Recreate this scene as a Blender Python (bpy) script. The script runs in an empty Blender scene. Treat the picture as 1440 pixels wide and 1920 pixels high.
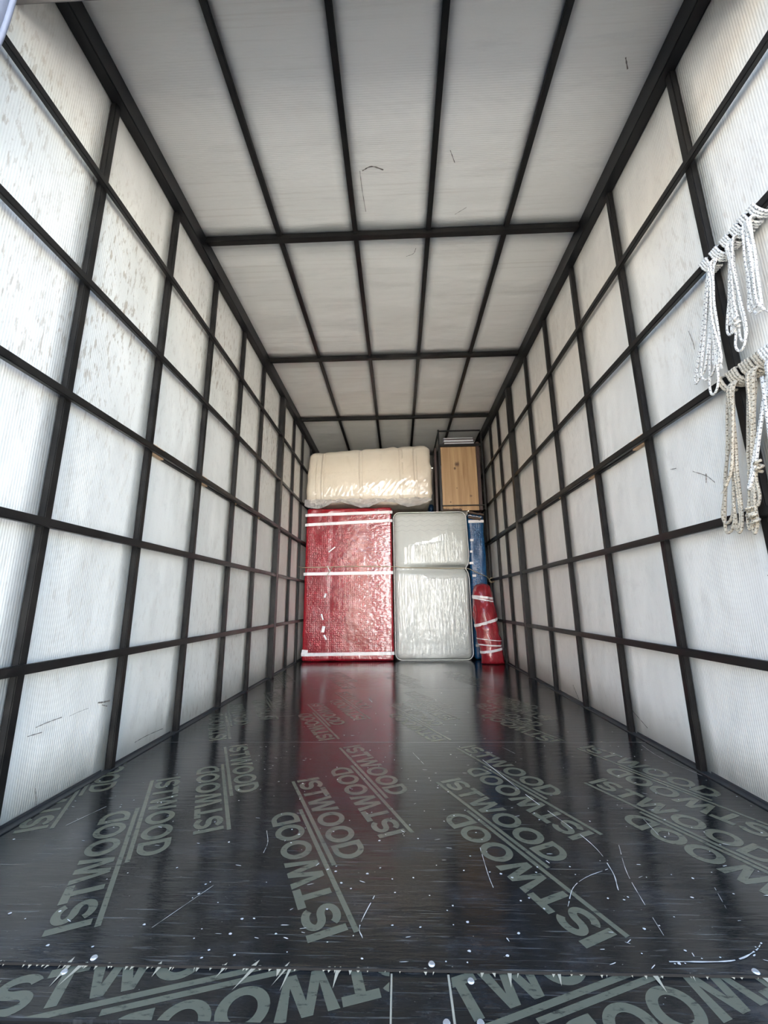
import bpy, bmesh, math, random
from mathutils import Vector, Matrix, noise
random.seed(7)
C = bpy.context.scene
COL = C.collection
PI = math.pi
# ------------------------------------------------------------------ camera
yaw, pitch, roll = math.radians(-1.8918), math.radians(12.6029), math.radians(-0.6316)
fw = Vector((math.sin(yaw)*math.cos(pitch), math.cos(yaw)*math.cos(pitch), math.sin(pitch)))
rt = Vector((math.cos(yaw), -math.sin(yaw), 0)); up = rt.cross(fw)
R_ = rt*math.cos(roll)+up*math.sin(roll); U_ = -rt*math.sin(roll)+up*math.cos(roll)
cam = bpy.data.cameras.new('camera'); cam.sensor_fit = 'HORIZONTAL'; cam.sensor_width = 36
cam.lens = 766.29/1440*36; cam.clip_start = .02; cam.clip_end = 500
co = bpy.data.objects.new('camera', cam); COL.objects.link(co)
m = Matrix.Identity(4)
for i in range(3):
    m[i][0] = R_[i]; m[i][1] = U_[i]; m[i][2] = -fw[i]
m.translation = Vector((0, 0, .6469)); co.matrix_world = m
C.camera = co
# ------------------------------------------------------------------ sky, sun, exposure
w = bpy.data.worlds.new('sky'); C.world = w; w.use_nodes = True
nt = w.node_tree; nt.nodes.clear()
sky = nt.nodes.new('ShaderNodeTexSky'); sky.sky_type = 'NISHITA'; sky.sun_disc = False
sky.sun_elevation = math.radians(28); sky.sun_rotation = math.radians(18); sky.dust_density = 2.0; sky.air_density = 1.0; sky.ozone_density = 1.0
bg = nt.nodes.new('ShaderNodeBackground'); bg.inputs[1].default_value = .36
ow = nt.nodes.new('ShaderNodeOutputWorld')
nt.links.new(sky.outputs[0], bg.inputs[0]); nt.links.new(bg.outputs[0], ow.inputs[0])
sd = bpy.data.lights.new('sun', 'SUN'); sd.energy = 20.0; sd.angle = math.radians(.6); sd.color = (1, .96, .89)
so = bpy.data.objects.new('sun', sd); COL.objects.link(so)
so.rotation_euler = Vector((-.30, -.90, -.50)).to_track_quat('-Z', 'Y').to_euler()   # shines from over the cab towards the rear
C.view_settings.view_transform = 'Standard'; C.view_settings.look = 'None'
C.view_settings.exposure = 1.68; C.view_settings.gamma = 1; C.view_settings.use_curve_mapping = False

# ------------------------------------------------------------------ materials
class N:
    def __init__(s, name, **kw):
        s.m = bpy.data.materials.new(name); s.m.use_nodes = True; s.t = s.m.node_tree
        s.b = s.t.nodes['Principled BSDF']
        for k, v in kw.items(): s.set(k, v)
    def set(s, k, v):
        k = k.replace('_', ' '); i = s.b.inputs[k]
        if isinstance(v, tuple) and len(v) == 3: v = v+(1,)
        if hasattr(v, 'is_output'): s.t.links.new(v, i)
        else: i.default_value = v
    def n(s, typ, props=None, **ins):
        x = s.t.nodes.new('ShaderNode'+typ)
        for k, v in (props or {}).items(): setattr(x, k, v)
        for k, v in ins.items():
            key = int(k[1:]) if k[0] == '_' and k[1:].isdigit() else k.replace('_', ' ')
            i = x.inputs[key]
            if hasattr(v, 'is_output'): s.t.links.new(v, i)
            else:
                if isinstance(v, tuple) and len(v) == 3 and i.type == 'RGBA': v = v+(1,)
                i.default_value = v
        return x
    def coord(s, scale=(1, 1, 1), kind='Object', rot=(0, 0, 0)):
        tc = s.n('TexCoord'); return s.n('Mapping', Vector=tc.outputs[kind], Scale=scale, Rotation=rot).outputs[0]
    def geo(s, scale=(1, 1, 1), rot=(0, 0, 0)):
        return s.n('Mapping', Vector=s.n('NewGeometry').outputs['Position'], Scale=scale, Rotation=rot).outputs[0]
    def noise(s, v, scale=5, detail=3, rough=.5, dist=0):
        return s.n('TexNoise', Vector=v, Scale=scale, Detail=detail, Roughness=rough, Distortion=dist).outputs['Fac']
    def ramp(s, f, stops):
        r = s.n('ValToRGB', Fac=f); e = r.color_ramp.elements
        while len(e) < len(stops): e.new(.5)
        for x, (p, c) in zip(e, stops): x.position = p; x.color = (c if isinstance(c, tuple) else (c, c, c))+(1,)
        return r.outputs[0]
    def mix(s, f, a, b, mode='MIX'):
        x = s.n('MixRGB', {'blend_type': mode}, Fac=f, Color1=a, Color2=b); return x.outputs[0]
    def math(s, op, a, b=0.0, c=0.0):
        return s.n('Math', {'operation': op}, _0=a, _1=b, _2=c).outputs[0]
    def bump(s, h, strength=.3, dist=.01, normal=None):
        x = s.n('Bump', Height=h, Strength=strength, Distance=dist)
        if normal: s.t.links.new(normal, x.inputs['Normal'])
        return x.outputs[0]
    def sep(s, v):
        return s.n('SeparateXYZ', Vector=v).outputs

def panel_mat(name, ribs_axis, warm=0.0, flecks=.5):
    k = N(name, Roughness=.6, Specular_IOR_Level=.22)
    p = k.geo()
    base = k.mix(k.noise(p, 1.3, 4), (.76, .745, .69), (.84, .83, .785))
    # smudges and scuffs, slanting streaks
    st = k.noise(k.geo((1, 60, 16), (.75, 0, 0)), 1.0, 4, .62)
    big = k.noise(p, .9, 2)
    f = k.math('MULTIPLY', k.ramp(st, [(.545, 0.0), (.64, 1.0)]), k.ramp(big, [(.40, 0.12), (.60, 1.0)]))
    if ribs_axis == 'y':   # most scuffs sit on the upper half of the walls, where furniture rubbed
        zz_ = k.ramp(k.math('MULTIPLY', k.sep(p)[2], .345), [(.0, .35), (.42, .25), (.60, 1.0), (.80, .9), (.95, .3)])
        xx_ = k.ramp(k.math('ADD', k.sep(p)[0], .5), [(.3, 1.0), (.7, .35)]); f = k.math('MULTIPLY', k.math('MULTIPLY', f, zz_), xx_)
    base = k.mix(k.math('MULTIPLY', f, flecks), base, (.30, .22, .14))
    sm = k.noise(k.geo((1, 7, 5), (.3, 0, .2)), 1.6, 6, .7)
    base = k.mix(k.math('MULTIPLY', k.ramp(sm, [(.56, 0.0), (.75, 1.0)]), .28), base, (.45, .44, .41))
    k.set('Base Color', base)
    x, y, z = k.sep(p)[:3]
    rib = k.math('SINE', k.math('MULTIPLY', y, 2*PI/.009))
    low = k.noise(k.geo((1, 2.2, 1.4)), 2.2, 2)
    b1 = k.bump(low, .35, .05)
    b2 = k.bump(rib, .20, .0010, b1)
    b3 = k.bump(k.noise(k.geo((1, 3, 1)), 60, 3), .12, .002, b2)
    k.set('Normal', b3)
    return k.m
M = {}
M['wall'] = panel_mat('white_ribbed_panel_wall', 'y', flecks=.72)
M['ceil'] = panel_mat('white_ribbed_panel_ceiling', 'x', flecks=.14)
k = N('black_painted_steel', Roughness=.42, Metallic=.0, Specular_IOR_Level=.38)
nz = k.noise(k.geo((1, 1, 1)), 14, 5, .65)
k.set('Base Color', k.mix(k.ramp(nz, [(.35, 0.0), (.75, 1.0)]), (.0045, .0045, .005), (.020, .018, .016)))
k.set('Roughness', k.ramp(nz, [(.3, .34), (.8, .55)])); k.set('Normal', k.bump(k.noise(k.geo(), 120, 2), .1, .001)); M['steel'] = k.m
k = N('black_paint_worn_beam', Roughness=.45)
nz = k.noise(k.geo((2, .8, 4)), 9, 5, .7)
k.set('Base Color', k.mix(k.ramp(nz, [(.68, 0.0), (.74, 1.0)]), (.005, .005, .006), (.10, .09, .08))); M['beam'] = k.m
k = N('film_faced_plywood', Specular_IOR_Level=.5)
p = k.geo()
sc = k.noise(k.geo((9, 110, 1)), 1.0, 4, .7)
sc2 = k.noise(k.geo((2.2, 3.2, 1)), 2.4, 5, .65)
wear = k.ramp(k.sep(p)[1], [(.0, 1.0), (1.0, 0.15)])
yy = k.math('SUBTRACT', 1.0, k.math('MULTIPLY', k.math('SUBTRACT', k.sep(p)[1], .8), .42))
f = k.math('MULTIPLY', k.math('MULTIPLY', k.ramp(sc, [(.57, 0.0), (.72, 1.0)]), k.ramp(sc2, [(.4, 0.0), (.65, 1.0)])), k.n('Clamp', Value=yy, Min=.12, Max=1.0).outputs[0])
c = k.mix(k.math('MULTIPLY', f, .5), (.0135, .0140, .0138), (.20, .21, .20))
fl = k.n('TexVoronoi', {'feature': 'F1'}, Vector=k.geo((1, 2.2, 1)), Scale=34, Randomness=1.0).outputs['Distance']
flk = k.math('MULTIPLY', k.math('LESS_THAN', fl, .035), k.ramp(k.noise(p, 3.0, 3), [(.48, 0.0), (.56, 1.0)]))
c = k.mix(flk, c, (.5, .5, .46))
dust = k.noise(k.geo((3, 4.5, 1), (0, 0, .5)), 1.6, 7, .74)
hair = k.noise(k.geo((5, 160, 1), (0, 0, .35)), 1.0, 3, .6)
near = k.n('Clamp', Value=yy, Min=.10, Max=1.0).outputs[0]
c = k.mix(k.math('MULTIPLY', k.math('MULTIPLY', k.ramp(dust, [(.50, 0.0), (.78, 1.0)]), near), .45), c, (.085, .095, .11))
c = k.mix(k.math('MULTIPLY', k.math('MULTIPLY', k.ramp(hair, [(.61, 0.0), (.70, 1.0)]), near), .38), c, (.22, .23, .23))
k.set('Base Color', c)
k.set('Roughness', k.ramp(k.math('ADD', k.math('MULTIPLY', sc2, .6), k.math('MULTIPLY', f, .4)), [(.2, .08), (.8, .22)]))
k.set('Normal', k.bump(k.noise(k.geo((1, 6, 1)), 7, 4), .10, .01, k.bump(sc, .25, .0015)))
M['ply'] = k.m
k = N('floor_lettering_print', Specular_IOR_Level=.5, Roughness=.22)
k.set('Base Color', k.mix(k.ramp(k.noise(k.geo((20, 60, 1)), 1.5, 5, .7), [(.56, 0.0), (.66, 1.0)]), (.125, .130, .095), (.040, .042, .034))); 
k.set('Normal', k.bump(k.noise(k.geo((1, 6, 1)), 7, 4), .10, .01)); M['print'] = k.m
def plain(name, col, rough=.5, metal=0, var=.12, scale=20, bump=.1, **kw):
    k = N(name, Roughness=rough, Metallic=metal, **kw)
    f = k.noise(k.coord(), scale, 4)
    k.set('Base Color', k.mix(f, tuple(c*(1-var) for c in col), tuple(min(1, c*(1+var)) for c in col)))
    if bump: k.set('Normal', k.bump(f, bump, .003))
    return k.m
M['scratch'] = plain('scratched_bare_film', (.55, .56, .54), .6)
M['chip'] = plain('chipped_pale_wood', (.40, .37, .28), .8)
M['joint'] = plain('joint_dust', (.46, .46, .44), .7)
M['core'] = plain('plywood_edge', (.012, .010, .008), .9)
M['zinc'] = plain('zinc_screw', (.62, .64, .66), .35, .6)
M['trim'] = plain('floor_edge_steel', (.055, .056, .058), .35, .2)
M['sill'] = plain('sill_steel', (.10, .115, .15), .45, .3, .4, 40)
M['header'] = plain('header_dusty_paint', (.22, .20, .185), .7)
M['tarp'] = plain('grey_tarp', (.30, .32, .40), .6, scale=60, bump=.3)
M['shell'] = plain('outer_skin', (.55, .55, .55), .5)
M['ground'] = plain('concrete_yard', (.42, .40, .36), .9, scale=.6)
M['added_facade'] = plain('bounce_render', (.66, .68, .71), .8, scale=2)  # for the added building that bounces sunlight onto the load and film
M['added_facade_dark'] = plain('added_dark_render', (.20, .16, .13), .8, scale=2)  # for the added dark building that holds back light on the left
M['darkglass'] = plain('window_glass', (.03, .035, .04), .1)
M['ground'] = plain('concrete_yard', (.46, .445, .41), .9, scale=.6)
M['added_asphalt'] = plain('added_dark_asphalt', (.075, .078, .085), .9, scale=8)  # for the added dark ground that cuts bounce near the opening
M['scuff'] = plain('dark_scuff', (.16, .14, .12), .8)
M['batten'] = plain('black_batten', (.013, .012, .012), .6)
M['barewood'] = plain('bare_cut_wood', (.62, .42, .26), .7)
# bubble wrap under stretch film
def bubble(name, c1, c2, sc, bumps=.5):
    k = N(name, Roughness=.28, Specular_IOR_Level=.4, Coat_Weight=.5, Coat_Roughness=.08, Coat_IOR=1.5)
    o = k.geo()
    v = k.n('TexVoronoi', {'feature': 'F1'}, Vector=k.geo((1, .2, 1)), Scale=sc, Randomness=.4).outputs['Distance']
    region = k.ramp(k.noise(k.geo((4, 1, 1.2)), 1.6, 2), [(.42, .15), (.55, 1.0)])
    hb = k.math('MULTIPLY', k.ramp(v, [(.0, 1.0), (.55, 0.0)]), region)
    wr = k.noise(k.geo((3.5, 3, 16)), 2.6, 5, .62, .6)
    big = k.noise(k.geo((1, 1, 1)), 5, 4, .6, .5)
    k.set('Base Color', k.mix(k.ramp(k.math('ADD', k.math('MULTIPLY', hb, .5), k.math('MULTIPLY', big, .6)), [(.25, 0.0), (.75, 1.0)]), c1, c2))
    k.set('Normal', k.bump(hb, bumps, .006, k.bump(big, .4, .02)))
    wr = k.math('MULTIPLY', wr, k.ramp(k.math('ADD', k.sep(o)[0], 1.0), [(.50, .35), (.72, 1.0)]))
    k.set('Coat Normal', k.bump(wr, 1.0, .010, k.bump(hb, bumps*.6, .0012)))
    return k.m
M['red'] = bubble('red_bubble_wrap', (.25, .006, .014), (.47, .020, .036), 42)
M['blue'] = bubble('blue_bubble_wrap', (.003, .045, .14), (.02, .15, .34), 44)
def film_red():
    k = N('red_plastic_sheet', Roughness=.3, Coat_Weight=.8, Coat_Roughness=.12)
    n1 = k.noise(k.coord((4, 4, 1.6)), 4, 5, .6, .8)
    k.set('Base Color', k.mix(k.ramp(n1, [(.3, 0.0), (.7, 1.0)]), (.20, .004, .010), (.40, .016, .03)))
    k.set('Normal', k.bump(n1, .9, .02)); return k.m
M['redroll'] = film_red()
M['tape'] = plain('white_packing_tape', (.80, .78, .78), .35, bump=.2)
k = N('mattress_ticking_under_film', Roughness=.5, Coat_Weight=.15, Coat_Roughness=.2)
o = k.geo(); X, Y, Z = k.sep(o)[:3]
zig = k.math('PINGPONG', X, .055)
q = k.math('ADD', Z, k.math('MULTIPLY', zig, -.42))
ln = k.math('PINGPONG', q, .030)
line = k.math('LESS_THAN', ln, .0022)
edge = k.math('MAXIMUM', k.math('LESS_THAN', Z, .17), k.math('GREATER_THAN', Z, 1.5))
base = k.mix(k.math('MULTIPLY', k.math('MULTIPLY', line, edge), .6), (.50, .52, .49), (.28, .30, .30))
k.set('Base Color', base)
wr = k.noise(k.geo((42, 5, 3.6)), 1.5, 6, .68, .7)
k.set('Normal', k.bump(k.ramp(ln, [(0.0, 0.0), (.2, 1.0)]), .25, .004, k.bump(k.noise(o, 5, 3), .2, .02)))
taut = k.ramp(k.noise(k.geo((1.3, 1, 1.6)), 2.1, 3, .55), [(.40, .12), (.47, 1.0)])
k.set('Coat Normal', k.bump(k.math('MULTIPLY', wr, taut), 1.0, .013)); M['mat'] = k.m
M['piping'] = plain('mattress_piping', (.62, .63, .60), .4)
k = N('cream_quilt_in_film', Roughness=.55, Coat_Weight=.15, Coat_Roughness=.2)
o = k.geo(); n1 = k.noise(k.geo((6, 3, 14), (0, .55, 0)), 2.1, 5, .6, .9); n2 = k.noise(o, 3, 3)
k.set('Base Color', k.mix(n2, (.64, .55, .43), (.76, .69, .57)))
msk = k.ramp(k.noise(o, 2.6, 2), [(.40, .1), (.55, 1.0)])
k.set('Coat Normal', k.bump(k.math('MULTIPLY', n1, msk), 1.0, .026)); k.set('Normal', k.bump(k.noise(k.geo((18, 2, 1)), 1, 2), .25, .02)); M['cream'] = k.m
k = N('clear_film', Roughness=.16, Alpha=.42, IOR=1.4)
n1 = k.noise(k.coord((1, 1, 1)), 30, 5, .7, 1.0); k.set('Base Color', (.80, .77, .75)); k.set('Normal', k.bump(n1, 1.0, .02)); M['film'] = k.m
k = N('pine_board', Roughness=.5)
g = k.noise(k.geo((22, 1, 1.1)), 1.0, 5, .6, .35); g2 = k.noise(k.geo((90, 1, 3)), 1.0, 3, .6)
c = k.mix(k.ramp(g, [(.32, 0.0), (.68, 1.0)]), (.36, .20, .085), (.60, .40, .20)); c = k.mix(k.math('MULTIPLY', g2, .35), c, (.28, .15, .06))
P = k.sep(k.geo())[:3]
for kx, kz, r in ((.77, 2.365, .042), (.74, 2.31, .022), (.925, 1.945, .022), (.755, 2.05, .010), (.67, 1.87, .012)):
    dx = k.math('MULTIPLY', k.math('SUBTRACT', P[0], kx), 1.1); dz = k.math('SUBTRACT', P[2], kz)
    d = k.math('SQRT', k.math('ADD', k.math('MULTIPLY', dx, dx), k.math('MULTIPLY', dz, dz)))
    d = k.math('ADD', d, k.math('MULTIPLY', k.math('SUBTRACT', g2, .5), r*1.6))
    c = k.mix(k.ramp(k.math('DIVIDE', d, r), [(.3, 1.0), (1.0, 0.0)]), c, (.12, .06, .03))
k.set('Base Color', c); M['pine'] = k.m
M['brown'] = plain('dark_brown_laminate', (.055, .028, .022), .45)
M['white'] = plain('white_board', (.62, .62, .64), .4)
M['card'] = plain('torn_brown_cardboard', (.10, .065, .045), .85)
def film_mat(name, fac, rough):
    m_ = bpy.data.materials.new(name); m_.use_nodes = True; t_ = m_.node_tree; t_.nodes.clear()
    tr = t_.nodes.new('ShaderNodeBsdfTransparent'); gl = t_.nodes.new('ShaderNodeBsdfGlossy'); gl.inputs['Roughness'].default_value = rough
    lw = t_.nodes.new('ShaderNodeFresnel'); lw.inputs[0].default_value = fac
    mx = t_.nodes.new('ShaderNodeMixShader'); ou = t_.nodes.new('ShaderNodeOutputMaterial')
    t_.links.new(lw.outputs[0], mx.inputs[0]); t_.links.new(tr.outputs[0], mx.inputs[1]); t_.links.new(gl.outputs[0], mx.inputs[2]); t_.links.new(mx.outputs[0], ou.inputs[0])
    return m_
M['thinfilm'] = film_mat('clear_stretch_film', 1.6, .06)
def film_sheet(name, root, xs, zs, step, surf, amp, gone=None):
    nx, nz_ = max(4, int((xs[1]-xs[0])/step[0])), max(4, int((zs[1]-zs[0])/step[1])); bm = bmesh.new(); G = []
    for i in range(nx+1):
        col = []
        for j in range(nz_+1):
            x = xs[0]+(xs[1]-xs[0])*i/nx; z = zs[0]+(zs[1]-zs[0])*j/nz_; p_ = surf(x, z); p_.y -= amp(x, z); col.append(bm.verts.new(p_))
        G.append(col)
    for i in range(nx):
        for j in range(nz_):
            if gone and gone(xs[0]+(xs[1]-xs[0])*(i+.5)/nx, zs[0]+(zs[1]-zs[0])*(j+.5)/nz_): continue
            bm.faces.new((G[i][j], G[i+1][j], G[i+1][j+1], G[i][j+1]))
    return put(link(name, bm, M['thinfilm'], None, True), root)
def ridge(a, b, seed): return 1-abs(noise.noise(Vector((a, b, seed))))*2
def rope_mat(name, c1, c2, fleck, dirt):
    k = N(name, Roughness=.85, Sheen_Weight=.2)
    uv = k.n('TexCoord').outputs['UV']; U, V = k.sep(uv)[:2]
    # braid: diagonal waves both ways; flecks: small dark dashes
    a = k.math('SINE', k.math('ADD', k.math('MULTIPLY', U, 2*PI*3), k.math('MULTIPLY', V, 2*PI*110)))
    b = k.math('SINE', k.math('ADD', k.math('MULTIPLY', U, 2*PI*3), k.math('MULTIPLY', V, -2*PI*110)))
    h = k.math('MAXIMUM', a, b)
    fa = k.math('SINE', k.math('ADD', k.math('MULTIPLY', U, 2*PI*1), k.math('MULTIPLY', V, 2*PI*55)))
    fb = k.math('SINE', k.math('ADD', k.math('MULTIPLY', U, 2*PI*2), k.math('MULTIPLY', V, -2*PI*55)))
    fm = k.math('MULTIPLY', k.math('GREATER_THAN', fa, .76), k.math('GREATER_THAN', fb, .2))
    n1 = k.noise(k.coord(), 16, 4)
    c = k.mix(k.math('MULTIPLY', n1, dirt), c1, c2); c = k.mix(k.math('MULTIPLY', fm, .85), c, fleck)
    k.set('Base Color', c); k.set('Normal', k.bump(h, .6, .002)); return k.m
M['rope_w'] = rope_mat('white_flecked_rope', (.86, .86, .83), (.70, .66, .56), (.10, .10, .12), .6)
M['rope_t'] = rope_mat('tan_soiled_rope', (.66, .61, .50), (.36, .30, .21), (.12, .09, .05), .9)
M['rope_tie'] = plain('thin_tan_cord', (.40, .33, .22), .8)

# ------------------------------------------------------------------ mesh helpers
def link(name, bm, mat, parent=None, smooth=False):
    me = bpy.data.meshes.new(name); bm.to_mesh(me); bm.free()
    if smooth:
        for p_ in me.polygons: p_.use_smooth = True
    if mat: me.materials.append(mat)
    o = bpy.data.objects.new(name, me); COL.objects.link(o)
    if parent: o.parent = parent
    return o
def copy(o, parent=None, loc=None):
    c = o.copy(); COL.objects.link(c)
    if parent: c.parent = parent
    if loc is not None: c.location = loc
    return c
def box(bm, x0, x1, y0, y1, z0, z1, bev=0):
    r = bmesh.ops.create_cube(bm, size=1)
    for v in r['verts']:
        v.co = Vector(((x0+x1)/2+v.co.x*(x1-x0), (y0+y1)/2+v.co.y*(y1-y0), (z0+z1)/2+v.co.z*(z1-z0)))
    if bev:
        es = {e for v in r['verts'] for e in v.link_edges}
        bmesh.ops.bevel(bm, geom=list(es), offset=bev, segments=2, affect='EDGES')
    return bm
def mkbox(name, mat, b, parent=None, bev=0, smooth=False):
    return link(name, box(bmesh.new(), *b, bev), mat, parent, smooth)
def tag(o, label=None, cat=None, group=None, kind=None):
    if label: o['label'] = label
    if cat: o['category'] = cat
    if group: o['group'] = group
    if kind: o['kind'] = kind
    return o
def empty(name, loc=(0, 0, 0)):
    o = bpy.data.objects.new(name, None); COL.objects.link(o); o.location = loc; o.empty_display_size = .1
    return o
def local(objs, root):          # children were modelled in world space: keep them there
    for o in objs: o.matrix_parent_inverse = Matrix.Translation(root.location).inverted()
def catmull(P, per=6):
    P = [Vector(p_) for p_ in P]; Q = [P[0]*2-P[1]]+P+[P[-1]*2-P[-2]]; out = []
    for i in range(1, len(Q)-2):
        a, b, c_, d = Q[i-1:i+3]
        for s in range(per):
            t = s/per; out.append(.5*((2*b)+(c_-a)*t+(2*a-5*b+4*c_-d)*t*t+(-a+3*b-3*c_+d)*t**3))
    out.append(P[-1]); return out
def tube(bm, P, r, seg=8, v0=0.0, caps=True, rz=None):
    uv = bm.loops.layers.uv.verify(); n = len(P); rings = []; T = None; L = [0]
    for i in range(1, n): L.append(L[-1]+(P[i]-P[i-1]).length)
    nrm = None
    for i in range(n):
        t = (P[min(i+1, n-1)]-P[max(i-1, 0)]).normalized()
        if nrm is None:
            nrm = t.cross(Vector((0, 0, 1)));
            if nrm.length < .1: nrm = t.cross(Vector((1, 0, 0)))
            nrm.normalize()
        nrm = (nrm-t*nrm.dot(t)).normalized(); bn = t.cross(nrm)
        rr = r[i] if isinstance(r, (list, tuple)) else r
        rings.append([bm.verts.new(P[i]+(nrm*math.cos(a)+bn*math.sin(a))*rr) for a in [2*PI*j/seg for j in range(seg)]])
    for i in range(n-1):
        for j in range(seg):
            f = bm.faces.new((rings[i][j], rings[i][(j+1) % seg], rings[i+1][(j+1) % seg], rings[i+1][j]))
            for lp, (u, v) in zip(f.loops, ((j/seg, L[i]), ((j+1)/seg, L[i]), ((j+1)/seg, L[i+1]), (j/seg, L[i+1]))): lp[uv].uv = (u, v+v0)
    if caps:
        bm.faces.new(rings[0][::-1]); bm.faces.new(rings[-1])
    return bm
def softbox(b, r, step, disp=None):
    """box with rounded edges and subdivided faces; disp(p, n) returns a displaced point"""
    x0, x1, y0, y1, z0, z1 = b; bm = bmesh.new(); cache = {}
    lo = Vector((x0, y0, z0)); hi = Vector((x1, y1, z1)); c = (lo+hi)/2; il = lo+Vector((r,)*3); ih = hi-Vector((r,)*3)
    cnt = [max(2, round((hi[i]-lo[i])/step)) for i in range(3)]
    def vert(i, j, k_):
        key = (i, j, k_)
        if key in cache: return cache[key]
        p_ = Vector((lo[0]+(hi[0]-lo[0])*i/cnt[0], lo[1]+(hi[1]-lo[1])*j/cnt[1], lo[2]+(hi[2]-lo[2])*k_/cnt[2]))
        q_ = Vector([min(max(p_[a], il[a]), ih[a]) for a in range(3)]); d = p_-q_
        nn = d.normalized() if d.length > 1e-6 else Vector((0, 0, 1)); p2 = q_+nn*r
        if disp: p2 = disp(p2, nn)
        cache[key] = bm.verts.new(p2); return cache[key]
    for ax in range(3):
        a, b_ = [i for i in range(3) if i != ax]
        for side in (0, cnt[ax]):
            for i in range(cnt[a]):
                for j in range(cnt[b_]):
                    q4 = []
                    for di, dj in ((0, 0), (1, 0), (1, 1), (0, 1)):
                        idx = [0, 0, 0]; idx[ax] = side; idx[a] = i+di; idx[b_] = j+dj; q4.append(vert(*idx))
                    bm.faces.new(q4)
    bmesh.ops.recalc_face_normals(bm, faces=bm.faces); return bm
def nz3(p_, s, seed=0): return noise.noise(Vector((p_[0]*s+seed, p_[1]*s+seed*.7, p_[2]*s-seed)))

# ------------------------------------------------------------------ the box body
XL, XR, ZC, Y0, YB = -1.200, 1.173, 2.87, .80, 6.60
PD = .025                                    # post depth
LY = [.80, 1.3068, 1.808, 2.3125, 2.8291, 3.3225, 3.9011, 4.4381, 4.8648, 5.37, 5.87, 6.37]
RY = [.80, 1.2963, 1.8032, 2.2963, 2.8049, 3.298, 3.8337, 4.3468, 4.7384, 5.25, 5.76, 6.26]
LZ = [2.3256, 1.858, 1.385, .920, .4587]
RZ = [2.286, 1.830, 1.377, .911, .445]
def sheet_mesh(ax, x, y0, y1, z0, z1, seed, th=.006, amp=.003):
    """thin panel, slightly bellied; ax 0 = wall at x (facing sign), ax 2 = ceiling at z"""
    bm = bmesh.new(); nu, nv = 6, 14
    def P_(i, j, off):
        u, v = i/nu, j/nv
        b = math.sin(PI*u)*amp*math.sin(seed*1.7+v*4+1)
        if ax == 0: return Vector((x[0]+x[1]*(off+b), y0+(y1-y0)*u, z0+(z1-z0)*v))
        return Vector((z0+(z1-z0)*u, y0+(y1-y0)*v, x[0]-(off+b)))
    g = [[[bm.verts.new(P_(i, j, o_)) for j in range(nv+1)] for i in range(nu+1)] for o_ in (0, -th)]
    for s in (0, 1):
        for i in range(nu):
            for j in range(nv):
                bm.faces.new((g[s][i][j], g[s][i+1][j], g[s][i+1][j+1], g[s][i][j+1]))
    for j in range(nv):
        for i in (0, nu): bm.faces.new((g[0][i][j], g[0][i][j+1], g[1][i][j+1], g[1][i][j]))
    for i in range(nu):
        for j in (0, nv): bm.faces.new((g[0][i][j], g[0][i+1][j], g[1][i+1][j], g[1][i][j]))
    bmesh.ops.recalc_face_normals(bm, faces=bm.faces); return bm
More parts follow.
